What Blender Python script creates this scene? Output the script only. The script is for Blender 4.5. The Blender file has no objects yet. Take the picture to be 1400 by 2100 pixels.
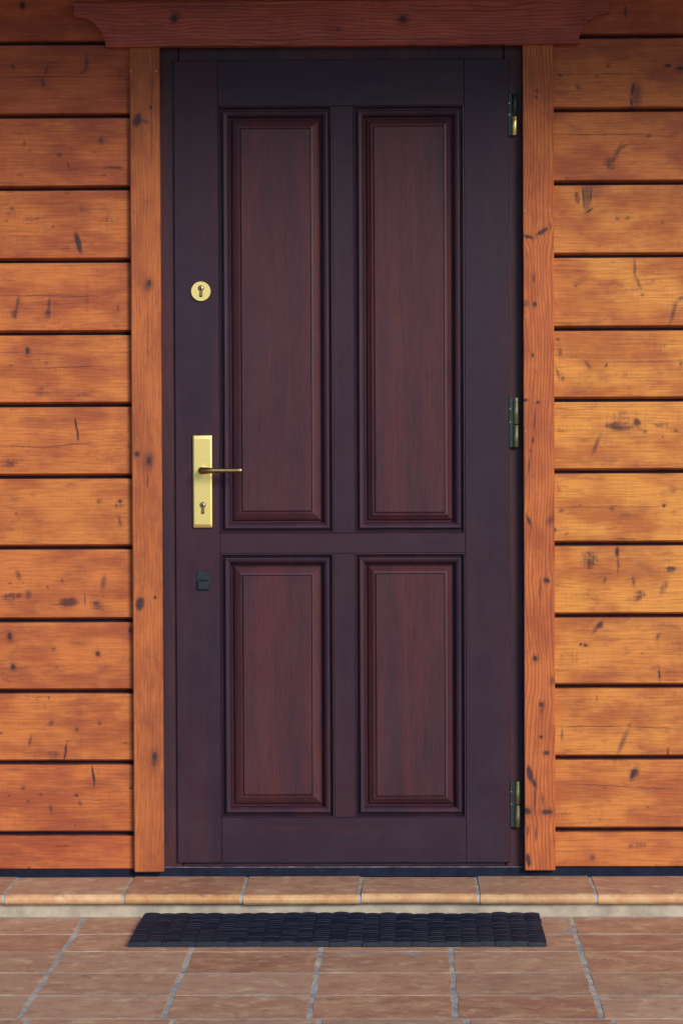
import bpy, bmesh, math, random
from mathutils import Vector, Matrix
random.seed(7)
scene = bpy.context.scene
COL = scene.collection

# ------------------------------------------------------------------ camera
PXM = 800.0                     # photo pixels per metre on the wall plane
FPX = 6800.0                    # focal length in photo pixels (1400 wide)
DIST = FPX / PXM
VPX, VPY = 850.0, 865.0         # where the wall's normal meets the picture
CAMX = (VPX - 702.0) / PXM
CAMZ = 1.229
dx, dy = VPX - 700.0, 1050.0 - VPY
yc = Vector((dx, dy, -FPX)).normalized()
r_ = 0.0042
zc = Vector((-r_, 1.0, (-r_ * dx + dy) / FPX)).normalized()
xc = yc.cross(zc).normalized()
W2C = Matrix((xc, yc, zc)).transposed()          # world -> camera rotation
C2W = W2C.transposed()
cam_d = bpy.data.cameras.new('camera')
cam_d.sensor_fit = 'HORIZONTAL'
cam_d.sensor_width = 36.0
cam_d.lens = 36.0 * FPX / 1400.0
cam_d.clip_start = 0.1
cam_d.clip_end = 2000
cam = bpy.data.objects.new('camera', cam_d)
COL.objects.link(cam)
CAMLOC = Vector((CAMX, -DIST, CAMZ))
cam.matrix_world = Matrix.Translation(CAMLOC) @ C2W.to_4x4()
scene.camera = cam


def ray(px, py):
    return C2W @ Vector((px - 700.0, 1050.0 - py, -FPX))


def W(px, py, Y=0.0):           # pixel on a plane parallel to the wall
    d = ray(px, py)
    return CAMLOC + d * ((Y - CAMLOC.y) / d.y)


def F(px, py, z=0.0):           # pixel on a horizontal plane
    d = ray(px, py)
    return CAMLOC + d * ((z - CAMLOC.z) / d.z)


# ------------------------------------------------------------------ light
SUN_EL, SUN_AZ = 24.0, 30.0     # elevation, degrees to the right of the wall's normal
el, az = math.radians(SUN_EL), math.radians(SUN_AZ)
to_sun = Vector((math.sin(az) * math.cos(el), -math.cos(az) * math.cos(el), math.sin(el)))
world = bpy.data.worlds.new('World')
scene.world = world
world.use_nodes = True
wn = world.node_tree
sky = wn.nodes.new('ShaderNodeTexSky')
sky.sky_type = 'NISHITA'
sky.sun_disc = False
sky.sun_elevation = el
sky.sun_rotation = math.atan2(to_sun.x, to_sun.y)
sky.air_density = 1.0
sky.dust_density = 0.3
sky.ozone_density = 6.0
bg = wn.nodes['Background']
bg.inputs['Strength'].default_value = 0.066
wn.links.new(sky.outputs[0], bg.inputs['Color'])
sun_d = bpy.data.lights.new('sun', 'SUN')
sun_d.energy = 1.5
sun_d.angle = math.radians(22)
sun_d.color = (1.0, 0.91, 0.78)
sun = bpy.data.objects.new('sun', sun_d)
COL.objects.link(sun)
sun.rotation_euler = (-to_sun).to_track_quat('-Z', 'Y').to_euler()
sun.location = (4, -8, 5)
vs = scene.view_settings
vs.view_transform = 'Standard'
vs.look = 'None'
vs.gamma = 1.0
vs.exposure = 1.26


# ------------------------------------------------------------------ helpers
def tag(o, label, cat=None, group=None, kind=None):
    if label:
        o['label'] = label
    if cat:
        o['category'] = cat
    if group:
        o['group'] = group
    if kind:
        o['kind'] = kind
    return o


def thing(name, loc, label, cat, group=None):
    o = bpy.data.objects.new(name, None)
    o.empty_display_size = 0.1
    COL.objects.link(o)
    o.location = loc
    return tag(o, label, cat, group, 'thing')


WORLD_LOC = {}


def wloc(o):
    p = Vector(o.location)
    while o.parent:
        o = o.parent
        p = p + o.location
    return p


def link(name, me, mat, parent=None, loc=(0, 0, 0)):
    o = bpy.data.objects.new(name, me)
    if mat is not None and not me.materials:
        me.materials.append(mat)
    COL.objects.link(o)
    loc = Vector(loc)
    if parent is not None:
        o.parent = parent
        loc = loc - wloc(parent)
    o.location = loc
    return o


def bm_mesh(bm, smooth=False):
    bmesh.ops.recalc_face_normals(bm, faces=bm.faces)
    me = bpy.data.meshes.new('mesh')
    bm.to_mesh(me)
    bm.free()
    if smooth:
        for p in me.polygons:
            p.use_smooth = True
    return me


def bm_box(bm, x0, x1, y0, y1, z0, z1):
    v = [bm.verts.new(p) for p in ((x0, y0, z0), (x1, y0, z0), (x1, y1, z0), (x0, y1, z0),
                                   (x0, y0, z1), (x1, y0, z1), (x1, y1, z1), (x0, y1, z1))]
    for f in ((0, 3, 2, 1), (4, 5, 6, 7), (0, 1, 5, 4), (1, 2, 6, 5), (2, 3, 7, 6), (3, 0, 4, 7)):
        bm.faces.new([v[i] for i in f])


def box(name, x0, x1, y0, y1, z0, z1, mat, parent=None, bevel=0.0, seg=1, jitter=0.0):
    c = Vector(((x0 + x1) / 2, (y0 + y1) / 2, (z0 + z1) / 2))
    bm = bmesh.new()
    bm_box(bm, x0 - c.x, x1 - c.x, y0 - c.y, y1 - c.y, z0 - c.z, z1 - c.z)
    if jitter:
        for v in bm.verts:
            v.co += Vector((random.uniform(-1, 1), random.uniform(-1, 1), random.uniform(-.4, .4))) * jitter
    if bevel:
        bmesh.ops.bevel(bm, geom=bm.edges[:], offset=bevel, segments=seg, affect='EDGES', profile=0.6)
    return link(name, bm_mesh(bm), mat, parent, c)


def extrude_x(name, prof, x0, x1, mat, parent, loc_yz=(0, 0), smooth=False):
    """prof: closed list of (y,z); extruded from x0 to x1; origin in the middle."""
    cx = (x0 + x1) / 2
    bm = bmesh.new()
    a = [bm.verts.new((x0 - cx, y, z)) for y, z in prof]
    b = [bm.verts.new((x1 - cx, y, z)) for y, z in prof]
    n = len(prof)
    for i in range(n):
        bm.faces.new((a[i], a[(i + 1) % n], b[(i + 1) % n], b[i]))
    bm.faces.new(a)
    bm.faces.new(b[::-1])
    return link(name, bm_mesh(bm), mat, parent, (cx, loc_yz[0], loc_yz[1]))


def prism_y(pts, y0, y1, bevel=0.0, seg=2):
    """outline in (x,z), front face at y0 (towards camera), back at y1"""
    bm = bmesh.new()
    a = [bm.verts.new((x, y0, z)) for x, z in pts]
    b = [bm.verts.new((x, y1, z)) for x, z in pts]
    n = len(pts)
    ff = bm.faces.new(a)
    bm.faces.new(b[::-1])
    for i in range(n):
        bm.faces.new((a[i], b[i], b[(i + 1) % n], a[(i + 1) % n]))
    if bevel:
        bmesh.ops.bevel(bm, geom=list(ff.edges), offset=bevel, segments=seg, affect='EDGES', profile=0.5)
    return bm


def ring_sweep(x0, x1, z0, z1, prof, cap=False):
    """prof: list of (u inward, y). Mitred rectangular sweep; cap closes the inner rectangle."""
    bm = bmesh.new()
    loops = []
    for u, y in prof:
        loops.append([bm.verts.new(p) for p in ((x0 + u, y, z0 + u), (x1 - u, y, z0 + u),
                                                (x1 - u, y, z1 - u), (x0 + u, y, z1 - u))])
    for a, b in zip(loops, loops[1:]):
        for i in range(4):
            j = (i + 1) % 4
            bm.faces.new((a[i], a[j], b[j], b[i]))
    if cap:
        bm.faces.new(loops[-1])
    return bm


# ------------------------------------------------------------------ node helpers
class NT:
    def __init__(self, tree):
        self.t = tree

    def n(self, typ, **kw):
        nd = self.t.nodes.new(typ)
        for k, v in kw.items():
            setattr(nd, k, v)
        return nd

    def put(self, sock, val):
        if isinstance(val, bpy.types.NodeSocket):
            self.t.links.new(val, sock)
        elif val is not None:
            if hasattr(sock, 'default_value') and sock.type == 'RGBA' and len(val) == 3:
                val = (*val, 1)
            sock.default_value = val

    def math(self, op, a, b=None, c=None, clamp=False):
        nd = self.n('ShaderNodeMath', operation=op, use_clamp=clamp)
        for i, v in enumerate((a, b, c)):
            if v is not None:
                self.put(nd.inputs[i], v)
        return nd.outputs[0]

    def vmath(self, op, a, b=None):
        nd = self.n('ShaderNodeVectorMath', operation=op)
        self.put(nd.inputs[0], a)
        if b is not None:
            self.put(nd.inputs[1], b)
        return nd.outputs['Value'] if op in ('DOT_PRODUCT', 'LENGTH') else nd.outputs[0]

    def noise(self, vec, scale, detail=3, rough=0.55, dist=0.0, out=0):
        nd = self.n('ShaderNodeTexNoise')
        self.put(nd.inputs['Vector'], vec)
        nd.inputs['Scale'].default_value = scale
        nd.inputs['Detail'].default_value = detail
        nd.inputs['Roughness'].default_value = rough
        nd.inputs['Distortion'].default_value = dist
        return nd.outputs[out]

    def rng(self, v, a, b, c=0.0, d=1.0, smooth=False):
        nd = self.n('ShaderNodeMapRange')
        nd.interpolation_type = 'SMOOTHSTEP' if smooth else 'LINEAR'
        for i, x in enumerate((v, a, b, c, d)):
            self.put(nd.inputs[i], x)
        return nd.outputs[0]

    def mix(self, f, a, b, mode='MIX'):
        nd = self.n('ShaderNodeMix', data_type='RGBA', blend_type=mode)
        self.put(nd.inputs[0], f)
        self.put(nd.inputs[6], a)
        self.put(nd.inputs[7], b)
        return nd.outputs[2]

    def comb(self, x, y, z):
        nd = self.n('ShaderNodeCombineXYZ')
        for i, v in enumerate((x, y, z)):
            self.put(nd.inputs[i], v)
        return nd.outputs[0]

    def sep(self, v):
        nd = self.n('ShaderNodeSeparateXYZ')
        self.put(nd.inputs[0], v)
        return nd.outputs


def new_mat(name):
    m = bpy.data.materials.new(name)
    m.use_nodes = True
    nt = NT(m.node_tree)
    b = m.node_tree.nodes['Principled BSDF']
    return m, nt, b


def group_tree(name, ins, outs):
    g = bpy.data.node_groups.new(name, 'ShaderNodeTree')
    for nm, tp in ins:
        g.interface.new_socket(nm, in_out='INPUT', socket_type=tp)
    for nm, tp in outs:
        g.interface.new_socket(nm, in_out='OUTPUT', socket_type=tp)
    nt = NT(g)
    gi = g.nodes.new('NodeGroupInput')
    go = g.nodes.new('NodeGroupOutput')
    return g, nt, gi.outputs, go.inputs


FL, VE, CO = 'NodeSocketFloat', 'NodeSocketVector', 'NodeSocketColor'
# one blemish of the timber (a knot, crack or scrape): an ellipse in board coordinates
KNOT, nt, I, O = group_tree('knot', [('Vector', VE), ('Center', VE), ('AxisA', VE), ('AxisB', VE),
                                     ('Soft', FL), ('Strength', FL), ('WarpAmount', FL), ('Mask', FL), ('Warp', FL)],
                            [('Mask', FL), ('Warp', FL)])
t_ = nt.math('MULTIPLY', I['Mask'], 1e-9)      # chains the blemishes one after another
p = nt.vmath('SUBTRACT', nt.vmath('ADD', I['Vector'], nt.comb(t_, t_, t_)), I['Center'])
a = nt.vmath('DOT_PRODUCT', p, I['AxisA'])
b = nt.vmath('DOT_PRODUCT', p, I['AxisB'])
d = nt.vmath('LENGTH', nt.comb(a, b, 0.0))
m = nt.math('MULTIPLY', nt.rng(d, nt.math('SUBTRACT', 1.0, I['Soft']), nt.math('ADD', 1.0, I['Soft']), 1.0, 0.0, True), I['Strength'])
halo = nt.math('MULTIPLY', nt.rng(d, 0.8, 2.5, 1.0, 0.0, True), nt.math('MULTIPLY', I['WarpAmount'], 0.75))
m = nt.math('MAXIMUM', m, halo)
nt.put(O['Mask'], nt.math('MAXIMUM', m, I['Mask']))
e = nt.math('EXPONENT', nt.math('MULTIPLY', nt.math('MULTIPLY', d, d), -0.14))
w = nt.math('MULTIPLY', nt.math('MULTIPLY', e, nt.sep(p)[2]), I['WarpAmount'])
nt.put(O['Warp'], nt.math('ADD', I['Warp'], w))

# stained pine: Vector is (along grain, depth, across grain) in metres
PINE, nt, I, O = group_tree('pine', [('Vector', VE), ('Dark', FL), ('Smudge', FL), ('Warp', FL), ('Seed', FL),
                                     ('Light', CO), ('Mid', CO), ('Rings', FL)],
                            [('Color', CO), ('Roughness', FL), ('Height', FL)])
s = nt.sep(I['Vector'])
gz = nt.math('SUBTRACT', s[2], I['Warp'])
sd = nt.math('MULTIPLY', I['Seed'], 13.7)
blot = nt.noise(nt.comb(nt.math('MULTIPLY', s[0], 6.0), sd, nt.math('MULTIPLY', gz, 13.0)), 1.0, 3, 0.55)
fine = nt.noise(nt.comb(nt.math('MULTIPLY', s[0], 9.0), sd, nt.math('MULTIPLY', gz, 420.0)), 1.0, 2, 0.6)
swirl = nt.noise(nt.comb(nt.math('MULTIPLY', s[0], 2.2), sd, nt.math('MULTIPLY', gz, 9.0)), 1.0, 2, 0.5)
phase = nt.math('ADD', nt.math('MULTIPLY', gz, 700.0), nt.math('MULTIPLY', swirl, 46.0))
ring = nt.math('POWER', nt.math('ADD', nt.math('MULTIPLY', nt.math('SINE', phase), 0.5), 0.5), 4.0)
hatch = nt.noise(nt.comb(nt.math('MULTIPLY', s[0], 330.0), sd, nt.math('MULTIPLY', s[2], 14.0)), 1.0, 2, 0.5)
patch = nt.noise(nt.comb(nt.math('MULTIPLY', s[0], 16.0), sd, nt.math('MULTIPLY', gz, 34.0)), 1.0, 6, 0.72)
strk = nt.noise(nt.comb(nt.math('MULTIPLY', s[0], 14.0), nt.math('ADD', sd, 5.0), nt.math('MULTIPLY', gz, 150.0)), 1.0, 4, 0.7)
broad = nt.noise(nt.comb(nt.math('MULTIPLY', s[0], 7.0), nt.math('ADD', sd, 9.0), nt.math('MULTIPLY', s[2], 9.0)), 1.0, 5, 0.62)
c = nt.mix(nt.rng(blot, 0.34, 0.62, 0, 1, True), I['Mid'], I['Light'])
c = nt.mix(nt.math('MULTIPLY', nt.rng(broad, 0.52, 0.70, 0, 1, True), 0.45), c, nt.mix(0.55, I['Mid'], (0.20, 0.050, 0.026)))
c = nt.mix(nt.math('MULTIPLY', nt.rng(patch, 0.52, 0.76, 0, 1, True), 0.65), c, (0.17, 0.042, 0.028))
c = nt.mix(nt.math('MULTIPLY', ring, I['Rings']), c, (0.13, 0.026, 0.014))
c = nt.mix(nt.math('MULTIPLY', nt.rng(fine, 0.46, 0.68), 0.33), c, (0.16, 0.038, 0.026))
c = nt.mix(nt.math('MULTIPLY', nt.rng(strk, 0.54, 0.72), 0.42), c, (0.15, 0.036, 0.028))
c = nt.mix(nt.math('MULTIPLY', nt.rng(strk, 0.46, 0.28), 0.25), c, (0.66, 0.26, 0.05))
c = nt.mix(nt.math('MULTIPLY', nt.rng(hatch, 0.5, 0.8), 0.16), c, (0.15, 0.035, 0.016))
brk = nt.math('ADD', nt.math('MULTIPLY', patch, 1.0), nt.math('ADD', nt.math('MULTIPLY', hatch, 0.3), nt.math('MULTIPLY', fine, 0.25)))
smf = nt.rng(nt.math('ADD', brk, nt.math('MULTIPLY', I['Smudge'], 0.55)), 1.02, 1.36, 0.0, 0.88, True)
smf = nt.math('MULTIPLY', smf, nt.rng(I['Smudge'], 0.0, 0.25))
c = nt.mix(smf, c, nt.mix(nt.rng(I['Smudge'], 0.45, 0.9), (0.150, 0.034, 0.020), (0.062, 0.018, 0.020)))
c = nt.mix(I['Dark'], c, (0.036, 0.015, 0.020))
nt.put(O['Color'], c)
nt.put(O['Roughness'], nt.rng(fine, 0.2, 0.8, 0.52, 0.68))
h = nt.math('ADD', nt.math('MULTIPLY', fine, 0.35), nt.math('MULTIPLY', ring, 0.15))
nt.put(O['Height'], nt.math('SUBTRACT', h, nt.math('MULTIPLY', I['Dark'], 0.9)))


def pine_mat(name, centre, knots, seed, light=(0.52, 0.185, 0.045), mid=(0.36, 0.105, 0.028), rings=0.16,
             vertical=False, Y=0.0, rough_add=0.0):
    """knots: (kind, px, py, rx, ry, angle) in photo pixels on the plane Y; centre: board origin (x,z)."""
    m, nt, bs = new_mat(name)
    tc = nt.n('ShaderNodeTexCoord')
    s = nt.sep(tc.outputs['Object'])
    vec = nt.comb(s[2], s[1], s[0]) if vertical else tc.outputs['Object']
    wob = nt.noise(vec, 70.0, 3, 0.6, out=1)
    wob = nt.vmath('SUBTRACT', wob, (0.5, 0.5, 0.5))
    sc = nt.n('ShaderNodeVectorMath', operation='SCALE')
    nt.put(sc.inputs[0], wob)
    sc.inputs['Scale'].default_value = 0.0075
    kv = nt.vmath('ADD', vec, sc.outputs[0])
    kv = nt.vmath('MULTIPLY', kv, (1, 0, 1))
    dark, smud, warp = 0.0, 0.0, 0.0
    for k, px, py, rx, ry, an in knots:
        w = W(px, py, Y)
        lx, lz = w.x - centre[0], w.z - centre[1]
        rx, ry = max(rx, 1.1) / PXM, max(ry, 1.1) / PXM
        a = math.radians(an)
        A = (math.cos(a) / rx, 0, -math.sin(a) / rx)
        B = (math.sin(a) / ry, 0, math.cos(a) / ry)
        C = (lx, 0, lz)
        if vertical:
            A, B, C = A[::-1], B[::-1], C[::-1]
        g = nt.n('ShaderNodeGroup')
        g.node_tree = KNOT
        nt.put(g.inputs['Vector'], kv)
        g.inputs['Center'].default_value = C
        g.inputs['AxisA'].default_value = A
        g.inputs['AxisB'].default_value = B
        soft, stren, wa = {'K': (0.42, 0.92, 0.42), 'B': (0.8, 0.64, 0.15), 'C': (0.6, 0.55, 0.0), 'S': (0.95, 0.6, 0.0), 'D': (0.85, 0.95, 0.0)}[k]
        g.inputs['Soft'].default_value = soft
        g.inputs['Strength'].default_value = stren
        if ry > 12 / PXM:
            wa *= 0.15
        g.inputs['WarpAmount'].default_value = wa
        if k in 'SD':
            nt.put(g.inputs['Mask'], smud)
            smud = g.outputs['Mask']
        else:
            nt.put(g.inputs['Mask'], dark)
            dark = g.outputs['Mask']
        nt.put(g.inputs['Warp'], warp)
        warp = g.outputs['Warp']
    g = nt.n('ShaderNodeGroup')
    g.node_tree = PINE
    nt.put(g.inputs['Vector'], vec)
    nt.put(g.inputs['Dark'], dark)
    nt.put(g.inputs['Smudge'], smud)
    nt.put(g.inputs['Warp'], warp)
    g.inputs['Seed'].default_value = seed
    nt.put(g.inputs['Light'], light)
    nt.put(g.inputs['Mid'], mid)
    g.inputs['Rings'].default_value = rings
    nt.put(bs.inputs['Base Color'], g.outputs['Color'])
    nt.put(bs.inputs['Roughness'], g.outputs['Roughness'])
    bs.inputs['Specular IOR Level'].default_value = 0.3
    bp = nt.n('ShaderNodeBump')
    bp.inputs['Strength'].default_value = 0.25
    bp.inputs['Distance'].default_value = 0.0015
    nt.put(bp.inputs['Height'], g.outputs['Height'])
    nt.put(bs.inputs['Normal'], bp.outputs[0])
    return m


def door_mat(name, vertical=True, base=(0.029, 0.0135, 0.026), red=(0.044, 0.0165, 0.025), rough=0.42):
    m, nt, bs = new_mat(name)
    tc = nt.n('ShaderNodeTexCoord')
    oi = nt.n('ShaderNodeObjectInfo')
    s = nt.sep(tc.outputs['Object'])
    sd = nt.math('MULTIPLY', oi.outputs['Random'], 31.0)
    g, x = (s[2], s[0]) if vertical else (s[0], s[2])
    blot = nt.noise(nt.comb(nt.math('MULTIPLY', g, 1.3), sd, nt.math('MULTIPLY', x, 13.0)), 1.0, 3, 0.55)
    pore = nt.noise(nt.comb(nt.math('MULTIPLY', g, 16.0), nt.math('ADD', sd, nt.math('MULTIPLY', s[1], 300.0)), nt.math('MULTIPLY', x, 330.0)), 1.0, 4, 0.75)
    stre = nt.noise(nt.comb(nt.math('MULTIPLY', g, 5.0), nt.math('ADD', sd, nt.math('MULTIPLY', s[1], 30.0)), nt.math('MULTIPLY', x, 70.0)), 1.0, 3, 0.6)
    dust = nt.noise(tc.outputs['Object'], 9.0, 4, 0.7)
    c = nt.mix(nt.rng(blot, 0.35, 0.68, 0, 1, True), base, red)
    c = nt.mix(nt.math('MULTIPLY', nt.rng(stre, 0.5, 0.75), 0.45), c, (0.026, 0.016, 0.028))
    c = nt.mix(nt.math('MULTIPLY', nt.rng(pore, 0.47, 0.68), 0.5), c, (0.016, 0.009, 0.017))
    c = nt.mix(nt.math('MULTIPLY', nt.rng(dust, 0.5, 0.8), 0.22), c, (0.052, 0.034, 0.050))
    nt.put(bs.inputs['Base Color'], c)
    nt.put(bs.inputs['Roughness'], nt.rng(dust, 0.3, 0.7, rough - 0.06, rough + 0.12))
    bs.inputs['Specular IOR Level'].default_value = 0.2
    bp = nt.n('ShaderNodeBump')
    bp.inputs['Strength'].default_value = 0.22
    bp.inputs['Distance'].default_value = 0.001
    nt.put(bp.inputs['Height'], pore)
    nt.put(bs.inputs['Normal'], bp.outputs[0])
    return m


def plain(name, col, rough=0.6, metal=0.0, var=0.25, scale=25.0, spec=0.5, bump=0.0, col2=None):
    m, nt, bs = new_mat(name)
    tc = nt.n('ShaderNodeTexCoord')
    n = nt.noise(tc.outputs['Object'], scale, 4, 0.65)
    c2 = col2 or tuple(v * (1 - var * 1.6) for v in col)
    nt.put(bs.inputs['Base Color'], nt.mix(nt.rng(n, 0.35, 0.7), c2, col))
    nt.put(bs.inputs['Roughness'], nt.rng(n, 0.3, 0.7, rough + 0.08, rough - 0.06))
    bs.inputs['Metallic'].default_value = metal
    bs.inputs['Specular IOR Level'].default_value = spec
    if bump:
        bp = nt.n('ShaderNodeBump')
        bp.inputs['Strength'].default_value = bump
        bp.inputs['Distance'].default_value = 0.002
        nt.put(bp.inputs['Height'], n)
        nt.put(bs.inputs['Normal'], bp.outputs[0])
    return m


def tile_mat(name, nose=False):
    m, nt, bs = new_mat(name)
    tc = nt.n('ShaderNodeTexCoord')
    oi = nt.n('ShaderNodeObjectInfo')
    s = nt.sep(tc.outputs['Object'])
    off = nt.math('MULTIPLY', oi.outputs['Random'], 47.0)
    v = nt.comb(nt.math('ADD', s[0], off), s[1], nt.math('ADD', s[2], off))
    big = nt.noise(v, 9.0, 5, 0.65)
    med = nt.noise(v, 24.0, 5, 0.7)
    spk = nt.noise(v, 160.0, 2, 0.6)
    wear = nt.noise(nt.vmath('MULTIPLY', v, (17, 15, 17)), 1.0, 6, 0.75)
    c = nt.mix(nt.rng(big, 0.3, 0.7, 0, 1, True), (0.36, 0.180, 0.118), (0.53, 0.295, 0.185))
    c = nt.mix(nt.rng(oi.outputs['Random'], 0, 1, 0.0, 0.6), c, (0.47, 0.29, 0.16))
    c = nt.mix(nt.math('MULTIPLY', nt.rng(med, 0.52, 0.72), 0.6), c, (0.18, 0.080, 0.055))
    c = nt.mix(nt.math('MULTIPLY', nt.rng(wear, 0.52, 0.66), 0.7), c, (0.64, 0.48, 0.28))
    c = nt.mix(nt.math('MULTIPLY', nt.rng(spk, 0.62, 0.75), 0.35), c, (0.10, 0.05, 0.04))
    if nose:   # paler unglazed rounded edge: worn clay, plus its front-facing light painted in
        edge = nt.rng(nt.math('ADD', s[1], nt.math('MULTIPLY', nt.math('SUBTRACT', med, 0.5), 0.05)), NOSE_A, NOSE_B, 1.0, 0.0, True)
        c = nt.mix(edge, c, nt.mix(nt.rng(wear, 0.4, 0.7), (0.50, 0.25, 0.11), (0.66, 0.44, 0.22)))
    hv = nt.n('ShaderNodeHueSaturation')
    nt.put(hv.inputs['Color'], c)
    rnd2 = nt.math('FRACT', nt.math('MULTIPLY', oi.outputs['Random'], 7.31))
    nt.put(hv.inputs['Value'], nt.rng(rnd2, 0, 1, 0.90, 1.10))
    nt.put(hv.inputs['Saturation'], nt.rng(oi.outputs['Random'], 0, 1, 1.06, 0.92))
    nt.put(bs.inputs['Base Color'], hv.outputs[0])
    nt.put(bs.inputs['Roughness'], nt.rng(med, 0.3, 0.7, 0.50, 0.72))
    bs.inputs['Specular IOR Level'].default_value = 0.35
    bp = nt.n('ShaderNodeBump')
    bp.inputs['Strength'].default_value = 0.3
    bp.inputs['Distance'].default_value = 0.003
    nt.put(bp.inputs['Height'], nt.math('ADD', big, nt.math('MULTIPLY', med, 0.35)))
    nt.put(bs.inputs['Normal'], bp.outputs[0])
    return m


M_NAVY = plain('navy_shade_trim', (0.009, 0.014, 0.038), 0.7, var=0.3, scale=40, spec=0.15)  # dark trim, with the navy of lifted shadows painted into its colour
M_CORE = plain('dark_board', (0.040, 0.024, 0.050), 0.8, spec=0.3)  # backing seen in the plank gaps, tinted to paint their navy shade
M_DOORV = door_mat('mahogany_upright', True)
M_DOORH = door_mat('mahogany_level', False)
M_PANEL = door_mat('mahogany_panel', True, base=(0.056, 0.020, 0.028), red=(0.082, 0.024, 0.027), rough=0.40)
M_MOULD = door_mat('mahogany_moulding', True, base=(0.036, 0.016, 0.031), red=(0.058, 0.020, 0.029), rough=0.36)
M_FRAME = door_mat('mahogany_frame', True, base=(0.040, 0.020, 0.032), red=(0.075, 0.025, 0.028), rough=0.45)
M_BRASS = plain('brushed_brass', (1.0, 0.77, 0.27), 0.40, 1.0, var=0.12, scale=14)
M_BRASSD = plain('worn_brass', (0.40, 0.27, 0.12), 0.38, 1.0, var=0.3, scale=120)
M_STEEL = plain('dull_nickel', (0.45, 0.36, 0.24), 0.35, 1.0, var=0.2, scale=200)
M_HINGE = plain('tarnished_brass', (0.20, 0.21, 0.11), 0.45, 0.5, var=0.4, scale=60)
M_HINGED = plain('dark_hinge', (0.035, 0.045, 0.042), 0.45, 0.5, var=0.3, scale=60)
M_IRON = plain('black_iron', (0.022, 0.030, 0.045), 0.5, 0.4, var=0.4, scale=90, bump=0.3)
M_HOLE = plain('keyhole_black', (0.008, 0.008, 0.012), 0.7, spec=0.1)
M_NAIL = plain('nail_steel', (0.55, 0.42, 0.30), 0.35, 0.9, scale=200)
M_GROUT = plain('grout', (0.60, 0.55, 0.43), 0.85, var=0.28, scale=16, spec=0.2, bump=0.6, col2=(0.24, 0.25, 0.27))
M_MORTAR = plain('mortar', (0.52, 0.45, 0.34), 0.85, var=0.25, scale=14, spec=0.2, bump=0.5, col2=(0.30, 0.26, 0.21))
M_RUBBER = plain('rubber', (0.0038, 0.0095, 0.027), 0.5, var=0.35, scale=45, spec=0.4, bump=0.3)
M_PAVE = plain('paving', (0.30, 0.26, 0.22), 0.85, var=0.2, scale=3, spec=0.2)

# ------------------------------------------------------------------ ground
STEP_FRONT = -0.31
FLOOR_Y0 = -3.2
bm = bmesh.new()
bm_box(bm, -400, 400, -400, 400, -0.5, -0.05)
ground = link('ground', bm_mesh(bm), M_PAVE)
tag(ground, None, kind='structure')

# tiled floor: a bed of grout with separate clay tiles
M_TILE = tile_mat('terracotta')
floor = box('floor', -3.0, 3.0, FLOOR_Y0, 0.35, -0.06, -0.0007, M_GROUT)
tag(floor, 'terracotta tiled terrace floor with pale joints', None, kind='structure')
seam_px = [((180, 1885), (35, 2085)), ((393, 1948), (337, 2085)), ((660, 1945), (632, 2085)), ((924, 1948), (934, 2085)), ((1168, 1885), (1238, 2095))]
seams = [(F(*a).x + F(*b).x) / 2 for a, b in seam_px]
pitch = (seams[-1] - seams[0]) / 4
row_px = [1917, 1953, 1996.5, 2043, 2091]
rows = [F(700, y).y for y in row_px]
rp = (rows[0] - rows[-1]) / 4
ys = [rows[0] + rp] + rows
while ys[-1] > FLOOR_Y0 + rp:
    ys.append(ys[-1] - rp)
xs = list(seams)
while xs[0] > -2.6:
    xs.insert(0, xs[0] - pitch)
while xs[-1] < 2.6:
    xs.append(xs[-1] + pitch)
def clay_tile(x0, x1, y0, y1, n=6):
    """hand-made tile: slightly wavy edges, eased top arris"""
    cx, cy = (x0 + x1) / 2, (y0 + y1) / 2
    cor = [(x0 - cx, y0 - cy), (x1 - cx, y0 - cy), (x1 - cx, y1 - cy), (x0 - cx, y1 - cy)]
    cor = [(a + random.uniform(-1, 1) * .0016, b + random.uniform(-1, 1) * .0016) for a, b in cor]
    pts = []
    for q in range(4):
        a, b = cor[q], cor[(q + 1) % 4]
        for k in range(n):
            t = k / n
            w = 0.0 if k == 0 else random.gauss(0, .0011)
            dx_, dy_ = b[0] - a[0], b[1] - a[1]
            L_ = math.hypot(dx_, dy_)
            pts.append((a[0] + dx_ * t + w * dy_ / L_, a[1] + dy_ * t - w * dx_ / L_))
    bm = bmesh.new()
    lv = []
    for z, k in ((-0.018, 0.0), (-0.0022, 0.0), (0.0, 0.0026)):
        lv.append([bm.verts.new((x - math.copysign(min(k, abs(x)), x), y - math.copysign(min(k, abs(y)), y), z + (random.gauss(0, .0003) if k else 0))) for x, y in pts])
    m_ = len(pts)
    for a, b in zip(lv, lv[1:]):
        for k in range(m_):
            bm.faces.new((a[k], a[(k + 1) % m_], b[(k + 1) % m_], b[k]))
    bm.faces.new(lv[-1])
    return link('tile', bm_mesh(bm), M_TILE, floor, (cx, cy, 0))


for j in range(len(ys) - 1):
    sh = 0.0 if j < 5 else (0.022 if j < 7 else -0.01)
    for i in range(len(xs) - 1):
        g = 0.0038
        o = clay_tile(xs[i] + g + sh, xs[i + 1] - g + sh, ys[j + 1] + g, min(ys[j], -0.20) - g)
        o.rotation_euler = (random.gauss(0, .0016), random.gauss(0, .0012), random.gauss(0, .003))

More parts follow.
